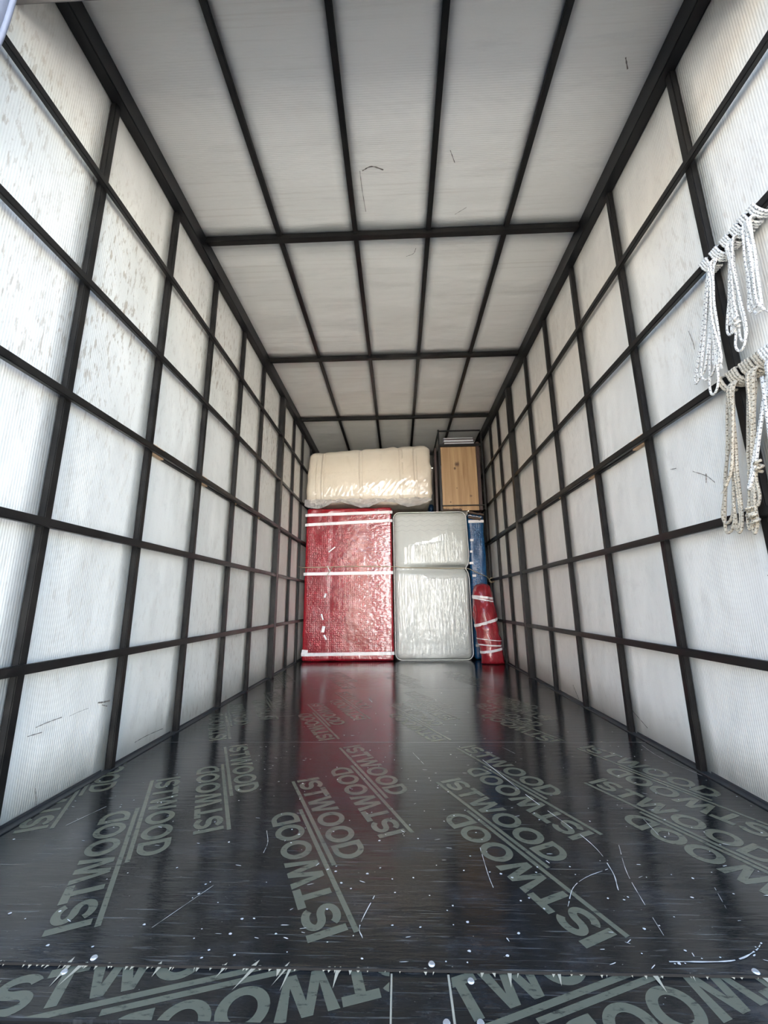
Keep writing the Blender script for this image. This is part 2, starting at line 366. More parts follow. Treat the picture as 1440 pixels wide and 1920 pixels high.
# floor slab under the plywood
floor = mkbox('floor', M['trim'], (XL-.03, XR+.03, Y0-.01, YB, -.16, -.026)); tag(floor, kind='structure')
for side, xw, sg, YS, ZS, name in ((0, XL, 1, LY, LZ, 'wall_left'), (1, XR, -1, RY, RZ, 'wall_right')):
    xo = sorted((xw-sg*.010, xw-sg*.05))
    wall = mkbox(name, M['shell'], (xo[0], xo[1], Y0-.01, YB, -.16, ZC+.04)); tag(wall, kind='structure')
    ends = YS[:-1]+[YB]
    for i in range(len(ends)-1):
        a, b = ends[i], ends[i+1]
        link('wall_panel', sheet_mesh(0, (xw, sg), a+.0015, b-.0015, .0, ZC, i+side*13+1), M['wall'], wall, True)
    ztop = 2.765
    post0 = None
    for i, y in enumerate(YS):
        thick = (i == 6)
        if thick:
            d, hw = .047, .034
            xs = sorted((xw+sg*.0005, xw+sg*d)); o = mkbox('thick_post', M['steel'], (xs[0], xs[1], y-hw, y+hw, .002, ztop), wall, .003)
            tag(o, 'wider black steel post')
        elif post0 is None:
            xs = sorted((0, sg*PD)); post0 = link('post', box(bmesh.new(), xs[0], xs[1], -.015, .015, .002, ztop, .003), M['steel'], wall)
            post0.location = (xw+sg*.0008, y+.02, 0)
        else: copy(post0, wall, (xw+sg*.0008, y, 0))
    for z in ZS:
        for (ya, yb) in ((YS[0], YS[6]-.034), (YS[6]+.034, YB)):
            xs = sorted((xw+sg*(PD+.0005), xw+sg*(PD+.021)))
            mkbox('rail', M['steel'], (xs[0], xs[1], ya+.004, yb-.0005, z-.015, z+.015), wall, .003)
    # battens laid behind the third rail, with bare wood showing at their near ends
    bare = {2: .095, 3: .075, 4: .03, 5: .05}
    for i in range(2, len(YS)-1):
        a = YS[i]+(.036 if i == 6 else .017); b = YS[i+1]-(.036 if i == 5 else .017)
        xs = sorted((xw+sg*.004, xw+sg*(PD-.001)))
        bt = mkbox('batten', M['batten'], (xs[0], xs[1], a+bare.get(i, 0), b, ZS[2]-.02, ZS[2]+.031), wall, .002)
        if i in bare:
            mkbox('bare_batten_end', M['barewood'], (xs[0], xs[1], a, a+bare[i]-.001, ZS[2]-.02, ZS[2]+.0305), bt)
    # corner beam
    xs = sorted((xw+sg*.0005, xw+sg*.052))
    mkbox('corner_beam', M['beam'], (xs[0], xs[1], .89, YB, 2.768, ZC-.0005), wall, .004)
    # steel angle along the floor
    xs = sorted((xw+sg*.0005, xw+sg*.030))
    bs = mkbox('baseboard_left' if side == 0 else 'baseboard_right', M['trim'], (xs[0], xs[1], Y0+.01, YB, .0005, .004)); tag(bs, kind='structure')
    bm = bmesh.new(); xs = sorted((xw+sg*.0012, xw+sg*.0035))
    last = Y0+.01
    for y in YS+[YB+.02]:
        if y-.035 > last: box(bm, xs[0], xs[1], last, y-.036, .004, .012)
        last = y+.036
    link('upstand', bm, M['trim'], bs)
def scuff(pts, wd, parent, ax):
    P = catmull(pts, 5); out = Vector((1, 0, 0)) if ax == 'L' else Vector((-1, 0, 0)) if ax == 'R' else Vector((0, 0, -1)); A = []; bm = bmesh.new()
    for i, p_ in enumerate(P):
        t_ = (P[min(i+1, len(P)-1)]-P[max(i-1, 0)]).normalized(); n_ = t_.cross(out)*wd*.5*(.2+.8*abs(math.sin(i*1.9+1)))
        A.append((bm.verts.new(p_+out*.004+n_), bm.verts.new(p_+out*.004-n_)))
    for i in range(len(A)-1): bm.faces.new((A[i][0], A[i][1], A[i+1][1], A[i+1][0]))
    link('scuff_mark', bm, M['scuff'], parent)
WL_ = bpy.data.objects['wall_left']; WR_ = bpy.data.objects['wall_right']
for q_, wd in (([(1.419, .262), (1.469, .266), (1.525, .267)], .003), ([(1.392, .243), (1.448, .240)], .003), ([(1.56, .262), (1.61, .266), (1.652, .267)], .0016),
               ([(1.70, .276), (1.723, .272), (1.77, .268)], .007), ([(1.725, .262), (1.758, .250)], .004), ([(1.457, .070), (1.466, .036), (1.470, .016)], .0025), ([(1.975, .050), (2.067, .052), (2.20, .045)], .003)):
    scuff([(XL, y, z) for y, z in q_], wd, WL_, 'L')
for q_, wd in (([(1.582, 1.142), (1.519, 1.104), (1.485, 1.068)], .003), ([(1.526, 1.079), (1.518, 1.112)], .004), ([(1.705, 1.192), (1.67, 1.185)], .003), ([(1.47, 1.69), (1.46, 1.64), (1.458, 1.60)], .003),
               ([(2.30, .115), (2.23, .085), (2.16, .056)], .004), ([(3.0, .095), (2.96, .05), (2.93, .02)], .006), ([(1.35, .72), (1.33, .725)], .004), ([(1.27, .58), (1.24, .57)], .003)):
    scuff([(XR, y, z) for y, z in q_], wd, WR_, 'R')
# ceiling
ceiling = mkbox('ceiling', M['shell'], (XL-.05, XR+.05, Y0-.05, YB, ZC+.012, ZC+.05)); tag(ceiling, kind='structure')
CX = [-1.149, -.691, -.2235, .220, .687, 1.122]; CY = [.89, 2.072, 3.348, 4.60, 5.86, YB]
for i in range(len(CY)-1):
    for j in range(5):
        link('ceiling_panel', sheet_mesh(2, (ZC+.0, 1), CY[i]+.001, CY[i+1]-.001, (CX[j] if j else XL)+.001, (CX[j+1] if j < 4 else XR)-.001, i*5+j, amp=.0025), M['ceil'], ceiling, True)
for i, y in enumerate(CY[1:5]):
    mkbox('cross_beam', M['steel'], (-1.147, 1.120, y-.0185, y+.0185, ZC-.039, ZC-.003), ceiling, .003)
for q_, wd in (([(-.163, 1.70), (-.160, 1.80), (-.150, 1.93)], .003), ([(.09, 2.255), (.136, 2.235), (.151, 2.194)], .004), ([(-.15, 1.70), (-.10, 1.68), (-.04, 1.70)], .007), ([(.99, 1.29), (1.02, 1.33)], .006), ([(.37, 1.97), (.43, 1.93)], .003), ([(.30, 1.62), (.33, 1.68)], .004)):
    scuff([(x, y, ZC) for x, y in q_], wd, ceiling, 'C')
    for j in range(1, 5): pass
yy_ = [.89]+CY[1:5]+[YB]
for i in range(5):
    for j in range(1, 5):
        a = yy_[i]+(.019 if i else 0); b = yy_[i+1]-.019
        mkbox('ceiling_rib', M['steel'], (CX[j]-.014, CX[j]+.014, a, b, ZC-.026, ZC-.003), ceiling, .003)
wb = mkbox('wall_back', M['wall'], (XL, XR, YB+.001, YB+.04, -.16, ZC)); tag(wb, kind='structure')
# rear opening: header, sill, left jamb roll
h = mkbox('trim_1', M['header'], (XL-.05, XR+.05, .80, .886, 2.535, ZC+.011), None, .004); tag(h, kind='structure')
s = mkbox('trim_2', M['sill'], (XL-.05, XR+.05, .775, .8065, -.16, -.0135), None, .003); tag(s, kind='structure')
P = catmull([(-1.110, .74, 2.85), (-1.100, .74, 2.50), (-1.106, .745, 2.32), (-1.122, .75, 2.18), (-1.160, .755, 2.04), (-1.22, .76, 1.88), (-1.25, .76, 1.5)], 8)
bm = bmesh.new(); tube(bm, P, .050, 20)
t = empty('tarpaulin_roll', (-1.2, .78, 1.5)); o = link('rolled_tarp', bm, M['tarp'], t, True)
bm = bmesh.new(); tube(bm, [p_+Vector((.036, .034, 0)) for p_ in P], .010, 10); o2 = link('hem_cord', bm, M['tarp'], t, True)
o3s = []
for i in (10, 30):
    bm = bmesh.new(); c0 = P[i]; ring = [c0+Vector((math.cos(a)*.058, math.sin(a)*.058, .006*math.sin(a))) for a in [2*PI*q_/20 for q_ in range(21)]]
    tube(bm, ring, .006, 6, caps=False); o3s.append(link('tie_strap', bm, M['sill'], t, True))
local([o, o2]+o3s, t)
tag(t, 'blue-grey rounded edge of a rolled curtain at the top left corner', 'curtain')
# unseen yard outside, added to feed bounced daylight into the box
g = mkbox('ground', M['ground'], (-45, 45, -60, 30, -1.25, -1.15)); tag(g, kind='structure')
g2 = mkbox('added_dark_ground', M['added_asphalt'], (-30, 30, -3.6, 25, -1.149, -1.135)); tag(g2, kind='structure')  # added dark slab, keeps the ceiling near the header dim

# added buildings, unseen behind the camera: pale one bounces sun, dark one limits sky
def added_facade(x0, x1, y0, y1, h, mt, wins):
    b = mkbox('added_building', M[mt], (x0, x1, y0, y1, -1.15, h)); tag(b, kind='structure')
    for k_ in range(wins):
        xc = x0+(x1-x0)*(k_+.5)/wins
        mkbox('window_pane', M['darkglass'], (xc-.55, xc+.55, y1+.002, y1+.03, .2, 1.5), b)
        mkbox('window_sill', M['shell'], (xc-.65, xc+.65, y1+.002, y1+.10, .08, .18), b)
added_facade(-.9, 5.4, -18, -11.5, 5.2, 'added_facade', 0)
added_facade(-16, -1.3, -20, -13.5, 5.6, 'added_facade_dark', 5)

# ------------------------------------------------------------------ plywood floor
SH = [(.905, 2.1445), (2.1475, 3.4005), (3.4035, 4.655), (4.658, 6.59)]
sheets = [mkbox('plywood_sheet', M['ply'], (XL+.003, XR-.003, a, b, -.0055, 0), floor, .0006) for a, b in SH]
strips = [mkbox('floor_strip', M['ply'], (a, b, .808, .93, -.0205, -.0062), floor) for a, b in ((XL+.003, -.027), (-.0235, .0745), (.079, XR-.003))]
link('strip_gap_edge', box(box(bmesh.new(), -.0268, -.0237, .808, .903, -.0200, -.0065), .0748, .0787, .808, .903, -.0200, -.0065), M['chip'], strips[1])
jb = bmesh.new()
for y in (2.146, 3.402): box(jb, XL+.004, XR-.004, y-.0014, y+.0014, -.005, -.0006)
link('joint_line', jb, M['joint'], floor)
# lettering
def ellipse(cx, cy, a, b, t0, t1, n=18): return [(cx+a*math.cos(t0+(t1-t0)*i/n), cy+b*math.sin(t0+(t1-t0)*i/n)) for i in range(n+1)]
H_ = .083; S_ = .0185
def strip2(A, B): return [[A[i], A[i+1], B[i+1], B[i]] for i in range(len(A)-1)]
def rect(x0, y0, x1, y1): return [[(x0, y0), (x1, y0), (x1, y1), (x0, y1)]]
def glyph(ch):
    if ch == 'I': return rect(0, 0, .0195, H_), .0195
    if ch == 'T': return rect(0, H_-S_, .066, H_)+rect(.0235, 0, .0425, H_-S_), .066
    if ch == 'W':
        W_ = .108; s = .0205; cx = W_/2; b1 = .020; b2 = W_-.020-s; v = H_*.70
        return [[(0, H_), (b1, 0), (b1+s*.5, 0), (b1+s*.42, H_*.30), (s, H_)],
                [(b1+s*.5, 0), (b1+s, 0), (cx, H_*.66), (cx, H_), (cx-s*.46, H_), (b1+s*.42, H_*.30)],
                [(b2+s*.5, 0), (b2+s*.58, H_*.30), (cx+s*.46, H_), (cx, H_), (cx, H_*.66), (b2, 0)],
                [(b2+s*.5, 0), (b2+s, 0), (W_, H_), (W_-s, H_), (b2+s*.58, H_*.30)]], W_
    if ch == 'O':
        a = .044; b = H_/2
        return strip2(ellipse(a, b, a, b, 0, 2*PI, 32), ellipse(a, b, a-.020, b-.0165, 0, 2*PI, 32)), .088
    if ch == 'D':
        w_ = .076; x0 = .030; b = H_/2
        o_ = [(0, 0), (x0, 0)]+ellipse(x0, b, w_-x0, b, -PI/2, PI/2, 18)+[(x0, H_), (0, H_)]
        i_ = [(.0195, S_*.85), (x0, S_*.85)]+ellipse(x0, b, w_-x0-.0195, b-S_*.85, -PI/2, PI/2, 18)+[(x0, H_-S_*.85), (.0195, H_-S_*.85)]
        return strip2(o_+[o_[0]], i_+[i_[0]]), w_
    if ch == 'S':
        w_ = .068; r = (H_-S_*.9)/4; cx = w_/2; ax = w_/2-S_*.45
        mid = ellipse(cx, H_-S_*.45-r, ax, r, .25, PI*1.5, 18)[:-1]+ellipse(cx, S_*.45+r, ax, r, PI/2, -PI+.25, 18)
        A, B = [], []
        for i, p_ in enumerate(mid):
            q_ = mid[min(i+1, len(mid)-1)]; l_ = mid[max(i-1, 0)]; dx, dy = q_[0]-l_[0], q_[1]-l_[1]; d = math.hypot(dx, dy)
            nx, ny = -dy/d*S_*.47, dx/d*S_*.47; A.append((p_[0]+nx, p_[1]+ny)); B.append((p_[0]-nx, p_[1]-ny))
        return strip2(A, B), w_
def word():
    x = 0; out = []
    for ch in 'ISTWOOD':
        g_, wd = glyph(ch); out += [[(a+x, b) for a, b in q_] for q_ in g_]; x += wd+.0045
    return out, x-.0045
WD, WL = word()
def unit():
    out = [[(a, b+.014) for a, b in q_] for q_ in WD]
    out += rect(-.012, -.006, .540, .006)+rect(.215, -.025, .765, -.013)
    out += [[(.765-a, -.033-b) for a, b in q_] for q_ in WD]
    return out
UN = unit()
def lettering(units, bounds, z, parent):
    bm = bmesh.new()
    for ox, oy, deg in units:
        c_, s_ = math.cos(math.radians(deg)), math.sin(math.radians(deg))
        for q_ in UN:
            f_ = bm.faces.new([bm.verts.new((ox+a*c_-b*s_, oy+a*s_+b*c_, z)) for a, b in q_])
    bmesh.ops.triangulate(bm, faces=bm.faces[:]); bmesh.ops.recalc_face_normals(bm, faces=bm.faces[:])
    x0, x1, y0, y1 = bounds
    for co_, no in (((x0, 0, 0), (-1, 0, 0)), ((x1, 0, 0), (1, 0, 0)), ((0, y0, 0), (0, -1, 0)), ((0, y1, 0), (0, 1, 0))):
        bmesh.ops.bisect_plane(bm, geom=bm.verts[:]+bm.edges[:]+bm.faces[:], plane_co=co_, plane_no=no, clear_outer=True)
    for f in bm.faces:
        if f.normal.z < 0: f.normal_flip()
    o = link('printed_lettering', bm, M['print'], parent)
    return tag(o, 'olive-grey ISTWOOD lettering')
r1 = [(-1.18, 1.0), (-.641, 1.002), (-.102, .998), (.434, .996), (.972, .994)]
r2 = [(-1.055, 1.373), (-.518, 1.375), (.022, 1.365), (.558, 1.362), (1.095, 1.358)]
lettering([(x, y, 115) for x, y in r1+r2], (XL+.031, XR-.031, .912, 2.142), .0004, sheets[0])
r3 = [(-.85, 2.196), (-.31, 2.20), (.233, 2.185), (.770, 2.170)]
r4 = [(-.719, 2.565), (-.181, 2.557), (.33, 2.553), (.875, 2.54)]
lettering([(x, y, 115) for x, y in r3+r4], (XL+.031, XR-.031, 2.15, 3.398), .0004, sheets[1])
lettering([(x, y, 115) for x, y in [(a, 3.45) for a in (-.9, -.36, .18, .72)]], (XL+.031, XR-.031, 3.406, 4.65), .0004, sheets[2])
lettering([(-.715, .776, 16.6)], (XL+.01, -.029, .809, .93), -.0059, strips[0])
lettering([(.001, .763, 20.3)], (.081, XR-.01, .809, .93), -.0059, strips[2])
# chipped front edge, splinters hanging over the lower strip
bm = bmesh.new(); x = XL+.01; rnd = random.Random(3)
def tri(a, b, c_): bm.faces.new([bm.verts.new(v) for v in (a, b, c_)])
while x < XR-.01:
    big = rnd.random() < .16; w_ = rnd.uniform(.004, .011) if big else rnd.uniform(.0015, .007); d = rnd.uniform(.014, .044) if big else rnd.uniform(.002, .009)
    if rnd.random() < (.62 if x < -.1 else .34):
        sk = rnd.uniform(-.55, .12)*d
        tri((x, .9055, -.0040), (x+w_, .9055, -.0040), (x+w_*.5+sk, .9055-d, -.0054)); tri((x, .906, -.0006), (x, .9045, -.0042), (x+w_, .9045, -.0042))
        if rnd.random() < .3: tri((x, .9048, .0005), (x+w_, .9048, .0005), (x+w_*.5-sk*.3, .9048+d*.3, .0005))
    x += w_*rnd.uniform(.5, 2.2)+(rnd.uniform(.01, .05) if rnd.random() < .12 else 0)
tag(link('splintered_edge', bm, M['chip'], sheets[0]), kind='stuff')
mkbox('cut_edge', M['core'], (XL+.004, XR-.004, .9046, .9049, -.0053, -.0010), sheets[0])
# chips and scratches
bm = bmesh.new(); rnd = random.Random(11)
for i in range(420):
    u = rnd.random(); y = .915+1.2*u**1.5 if i < 350 else rnd.uniform(2.16, 3.3); x = rnd.gauss(.15, .55) if i % 2 else rnd.uniform(XL+.04, XR-.04)
    if not XL+.04 < x < XR-.04: continue
    L_ = rnd.choice((.002, .002, .003, .003, .004, .006, .010)); W_ = rnd.uniform(.0006, .0016); a = rnd.gauss(0, .35) if rnd.random() < .7 else rnd.uniform(0, PI)
    if L_ < .005: W_ = L_*.8
    n = 6; pts = [(L_*math.cos(t_)*rnd.uniform(.6, 1.1), W_*math.sin(t_)*rnd.uniform(.6, 1.2)) for t_ in [2*PI*q_/n for q_ in range(n)]]
    bm.faces.new([bm.verts.new((x+p_*math.cos(a)-q_*math.sin(a), y+p_*math.sin(a)+q_*math.cos(a), .0007)) for p_, q_ in pts])
tag(link('paint_chips', bm, M['scratch'], floor), kind='stuff')
SCR = [([(.34, 1.917), (.423, 1.599), (.509, 1.324), (.511, 1.196), (.49, 1.119)], .0028), ([(.355, 1.066), (.391, 1.126), (.439, 1.165), (.504, 1.196)], .002),
       ([(.584, 1.3), (.544, 1.186), (.525, 1.085), (.511, .989)], .0016), ([(-.084, .971), (-.092, 1.005), (-.067, 1.092)], .0022),
       ([(-.399, 1.359), (-.377, 1.299), (-.373, 1.25)], .0016), ([(.483, .928), (.595, .932), (.656, .954), (.687, .975)], .0035),
       ([(.207, 1.282), (.205, 1.171), (.207, 1.123)], .0016), ([(.714, 1.132), (.686, 1.056)], .001), ([(1.10, 2.10), (1.09, 1.95), (1.13, 1.76)], .002),
       ([(-.9, 2.62), (-.75, 2.60), (-.62, 2.62)], .003), ([(.05, 2.0), (.09, 1.87)], .0018), ([(-.22, 3.05), (-.19, 2.95)], .004), ([(.46, 2.07), (.5, 1.98)], .0022),
       ([(-1.02, 1.38), (-.98, 1.5)], .0022), ([(-.45, 1.12), (-.52, .99)], .0012), ([(.73, 1.45), (.72, 1.35)], .0014)]
for pts, wd in SCR:
    P = catmull([(a, b, .0009) for a, b in pts], 8); bm = bmesh.new(); A = []
    for i, p_ in enumerate(P):
        t_ = (P[min(i+1, len(P)-1)]-P[max(i-1, 0)]).normalized(); n_ = Vector((-t_.y, t_.x, 0))*wd*.5*rnd.uniform(.25, 1.0)
        A.append((bm.verts.new(p_+n_), bm.verts.new(p_-n_)))
    for i in range(len(A)-1):
        if rnd.random() < .9: bm.faces.new((A[i][0], A[i][1], A[i+1][1], A[i+1][0]))
    link('scratch', bm, M['scratch'], floor)
# screws
bm = bmesh.new(); bmesh.ops.create_cone(bm, cap_ends=True, segments=14, radius1=.0062, radius2=.0048, depth=.002)
sc0 = None
for x, y, z in [(-.587, .916, .001), (.048, .915, .001), (.623, .911, .001), (-.625, .893, -.0050), (.115, .89, -.0050), (.064, .815, -.0050), (.118, .816, -.0050), (-.951, .93, .001)]:
    if sc0 is None: sc0 = link('screw', bm, M['zinc'], floor); sc0.location = (x, y, z)
    else: copy(sc0, floor, (x, y, z))

# ------------------------------------------------------------------ the load
def thing(name, loc, label, cat, group=None):
    t_ = empty(name, loc); tag(t_, label, cat, group); return t_
def put(o, root):
    o.parent = root; o.matrix_parent_inverse = Matrix.Translation(root.location).inverted(); return o
def ribbon(P, wdt, out, th=.0012):
    """flat tape along P with width vector wdt(i) and outward offset out"""
    bm = bmesh.new(); R = []
    for i, p_ in enumerate(P):
        w_ = wdt(i) if callable(wdt) else wdt; o_ = out(i) if callable(out) else out
        R.append([bm.verts.new(p_+w_*.5), bm.verts.new(p_-w_*.5), bm.verts.new(p_-w_*.5-o_*th), bm.verts.new(p_+w_*.5-o_*th)])
    for i in range(len(R)-1):
        for j in range(4): bm.faces.new((R[i][j], R[i][(j+1) % 4], R[i+1][(j+1) % 4], R[i+1][j]))
    bm.faces.new(R[0]); bm.faces.new(R[-1][::-1]); bmesh.ops.recalc_face_normals(bm, faces=bm.faces); return bm

# red wrapped wardrobe
rb = (-1.122, -.072, 4.925, 5.55, .004, 1.806)
def rdisp(p_, n_):
    d = .006*nz3((p_.x, p_.y, p_.z*1.5), 6, 3)+.003*nz3(p_, 20, 9)
    if p_.z > 1.74: d += .012*nz3((p_.x*1, p_.y, p_.z*4), 9, 5)
    # sheet seam down the middle and the folded left edge
    d -= .004*math.exp(-((p_.x+.80)/.02)**2)
    q_ = p_+n_*d
    q_.x += .012*(1-p_.z/1.8)*(-1 if p_.x < -.6 else .4); q_.z = max(q_.z, .001)
    return q_
t = thing('wrapped_wardrobe', (-.6, 5.2, 0), 'tall flat furniture piece in red bubble wrap with white tape bands', 'wrapped furniture')
put(link('bubble_wrap', softbox(rb, .018, .022, rdisp), M['red'], None, True), t)
for zl, zr, hgt, nm in ((1.722, 1.745, .036, 0), (1.600, 1.640, .036, 0), (1.000, 1.005, .036, 0), (.080, .088, .036, 0)):
    P = [Vector((-1.128, 5.3, zl))]+[Vector((-1.130+(1.062*i/30), 4.9135-.0015*math.sin(i*.9), zl+(zr-zl)*i/30)) for i in range(31)]+[Vector((-.062, 5.3, zr))]
    P = [Vector((-1.141, 5.3, zl)), Vector((-1.141, 4.93, zl))]+P[2:-2]+[Vector((-.060, 4.93, zr)), Vector((-.060, 5.3, zr))]
    put(link('tape_band', ribbon(P, Vector((0, 0, hgt)), Vector((0, -1, 0)), .001), M['tape'], None), t)
for (x, z, w_, h_, a) in ((-1.095, .108, .07, .05, .1), (-.87, .745, .022, .05, .3), (-.90, .50, .016, .07, -.3), (-.885, .36, .035, .07, .2), (-.86, .27, .02, .06, -.5), (-.80, 1.29, .013, .10, .9), (-.83, 1.05, .010, .09, -.5)):
    bm = box(bmesh.new(), -w_/2, w_/2, -.0006, .0006, -h_/2, h_/2)      # tape ends and scraps stuck on the film
    o = put(link('tape_scrap', bm, M['tape'], None), t); o.location = (x, 4.9105, z); o.rotation_euler = (0, a, 0)

def red_amp(x, z):
    k_ = .25 if x < -.40 else .25+.30*min(1, (x+.40)/.08)
    return .0022+k_*(.0028*ridge(x*5, z*34+.7*noise.noise(Vector((x*5, z*5, 7))), 3)+.0014*ridge(x*14, z*75, 8))+.0012*noise.noise(Vector((x*30, z*30, 5)))
film_sheet('stretch_film', t, (-1.10, -.088), (.03, 1.74), (.008, .0042), lambda x, z: Vector((x, 4.9115, z)), red_amp)

# mattress
mb = (-.050, .845, 4.95, 5.17, .004, 1.748)
def mdisp(p_, n_):
    f = math.exp(-((p_.z-1.045)/.040)**2); e = max(0, (p_.x-.3)/.545)
    q_ = p_.copy(); q_.y += f*(.010+.035*e)*(1 if p_.y < 5.06 else -1)
    if p_.x > .7: q_.x -= f*.035*(p_.x-.7)/.145
    if p_.x > .4: q_.x += (.015 if p_.z > 1.045 else -.003)*(p_.x-.4)/.445
    fr = 1 if n_.y < -.5 else 0
    if fr:
        q_.y -= .018*math.sin(PI*min(1, max(0, (p_.x+.05)/.895)))*(1-f)
        q_.y += .003*nz3((p_.x*3, 0, p_.z), 5, 2)
    return q_
t = thing('mattress', (.4, 5.06, 0), 'pale grey quilted mattress in clear film standing upright, pinched by a cord', 'mattress')
put(link('mattress_body', softbox(mb, .075, .022, mdisp), M['mat'], None, True), t)
def mat_y(x, z):
    f = math.exp(-((z-1.045)/.040)**2); e = max(0, (x-.3)/.545)
    return Vector((x, 4.9385+f*(.010+.035*e)-.018*math.sin(PI*min(1, max(0, (x+.05)/.895)))*(1-f), z))
def mat_amp(x, z):
    k_ = 1.0 if z < 1.30+.12*x else .22
    if .30 < x and .93 < z < 1.045: k_ = .25
    if z < .20: k_ = .4
    k_ *= min(1, (z-.03)/.05)*min(1, (1.73-z)/.05)
    return .0030+k_*(.0026*ridge(x*34+.5*noise.noise(Vector((x*3, z*3, 1))), z*3.6, 2)+.0018*ridge(x*80, z*8, 5)+.0010*noise.noise(Vector((x*8, z*30, 3))))
def mat_bare(x, z):       # where the film is torn away and the ticking lies bare
    j_ = .03*noise.noise(Vector((x*14, z*14, 2)))
    up_ = x+j_ < .60+.05*(1.7-z) and z > (1.06+j_ if x < .07 else 1.29+.30*x+j_)
    return up_ or (.935+.01*math.sin(x*9)+j_*.3 < z < 1.045 and x > .20+1.4*(1.045-z)+j_)
film_sheet('film_cover', t, (-.012, .80), (.035, 1.715), (.0036, .012), mat_y, mat_amp, mat_bare)
for yy in (4.972, 5.148):
    x0, x1, z0, z1 = -.049, .846, .006, 1.746; r_ = .075; P = []
    for cx, cz, a0 in ((x1-r_, z0+r_, -PI/2), (x1-r_, 1.045-.03, 0), (x1-r_-.03, 1.045+.03, None), (x1-r_, z1-r_, 0), (x0+r_, z1-r_, PI/2), (x0+r_, z0+r_, PI)):
        if a0 is None: continue
        if cz == 1.045-.03:
            P += [Vector((x1, yy, .93)), Vector((x1-.012, yy+.003, 1.0)), Vector((x1-.034, yy+.010, 1.04)), Vector((x1-.03, yy+.008, 1.06)), Vector((x1, yy, 1.11)), Vector((x1+.011, yy, 1.2))]
        else: P += [Vector((cx+r_*math.cos(a0+i*PI/12), yy, cz+r_*math.sin(a0+i*PI/12))) for i in range(7)]
    P.append(P[0]); put(link('piping', tube(bmesh.new(), P, .006, 8, caps=False), M['piping'], None, True), t)

# blue wrapped piece behind
bb = (.870, 1.068, 5.0, 5.7, .004, 1.735)
t = thing('wrapped_headboard', (.97, 5.3, 0), 'tall narrow piece in blue bubble wrap between the mattress and the right wall', 'wrapped furniture')
put(link('bubble_wrap', softbox(bb, .03, .03, lambda p_, n_: p_+n_*(.010*nz3(p_, 7, 4)+.004*nz3(p_, 20, 4))), M['blue'], None, True), t)
def strip(name, x0, x1, y, z0, z1, mat, root): put(mkbox(name, mat, (x0, x1, y-.0015, y, z0, z1)), root)
strip('tape_band', .876, 1.064, 4.988, 1.605, 1.64, M['tape'], t)
for x, z, w_ in ((.905, 1.39, .04), (.885, 1.111, .05), (.91, .96, .045), (.905, .16, .05), (.89, 1.25, .03), (.90, .72, .04)): strip('tape_patch', x-w_/2, x+w_/2, 4.986, z-.014, z+.014, M['tape'], t)
# dark blue wrapped thing seen over the mattress, left of the rack
t = thing('wrapped_box', (.5, 5.6, 1.755), 'dark blue wrapped bundle in the gap above the mattress, left of the metal rack', 'bundle')
t.location = (.49, 6.0, 1.752)
put(link('blue_wrap', softbox((.452, .535, 5.78, 6.3, 1.764, 2.05), .04, .03, lambda p_, n_: p_+n_*.008*nz3(p_, 12, 6)), M['blue'], None, True), t)
# support under the blue bundle and rack: a pale box standing behind the mattress
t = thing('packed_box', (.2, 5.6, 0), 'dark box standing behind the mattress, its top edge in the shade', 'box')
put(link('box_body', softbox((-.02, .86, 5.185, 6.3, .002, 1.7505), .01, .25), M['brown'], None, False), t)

# red roll leaning by the right wall
RP = [(.005, 1.010, .125, .075), (.03, 1.008, .122, .085), (.10, 1.000, .118, .10), (.186, .990, .117, .105), (.24, .985, .125, .11), (.33, .975, .128, .112), (.45, .965, .125, .115),
      (.53, .962, .130, .115), (.60, .961, .125, .11), (.67, .958, .110, .10), (.72, .957, .112, .10), (.78, .957, .106, .095), (.83, .962, .085, .08), (.855, .966, .05, .05), (.862, .967, .01, .01)]
def rollpt(z, a, extra=0.0):
    for i in range(len(RP)-1):
        if RP[i][0] <= z <= RP[i+1][0]: break
    f = (z-RP[i][0])/(RP[i+1][0]-RP[i][0]); v = [RP[i][j]*(1-f)+RP[i+1][j]*f for j in range(4)]
    yc = 4.70+.15*z
    d = 1+.16*nz3((math.cos(a), math.sin(a), z*5), 2.2, 8)+.05*nz3((math.cos(a), math.sin(a), z*3), 7, 8)
    return Vector((v[1]+(v[2]*d+extra)*math.cos(a), yc+(v[3]*d+extra)*math.sin(a), z))
bm = bmesh.new(); rings = []; zz = [.005+.857*i/46 for i in range(47)]
for z in zz: rings.append([bm.verts.new(rollpt(z, 2*PI*j/40)) for j in range(40)])
for i in range(46):
    for j in range(40): bm.faces.new((rings[i][j], rings[i][(j+1) % 40], rings[i+1][(j+1) % 40], rings[i+1][j]))
bm.faces.new(rings[0][::-1]); bm.faces.new(rings[-1])
t = thing('wrapped_roll', (1.0, 4.72, 0), 'knee-high bundle rolled in red plastic with crossed white tape, leaning in the right corner', 'bundle')
put(link('plastic_wrap', bm, M['redroll'], None, True), t)
def rolltape(za, zb, wd, ph=0):
    P = []; n = 44; wv = []
    for i in range(n+1):
        a = 2*PI*i/n; z = (za+zb)/2+(zb-za)/2*math.cos(a+ph); P.append(rollpt(z, a, .004))
    put(link('tape_band', ribbon(P, Vector((0, 0, wd)), lambda i: (P[i]-Vector((.97, 4.8, P[i].z))).normalized(), .002), M['tape'], None), t)
rolltape(.715, .685, .026); rolltape(.70, .655, .016, .3); rolltape(.395, .465, .032); rolltape(.118, .155, .026); rolltape(.20, .185, .014); rolltape(.262, .235, .008)

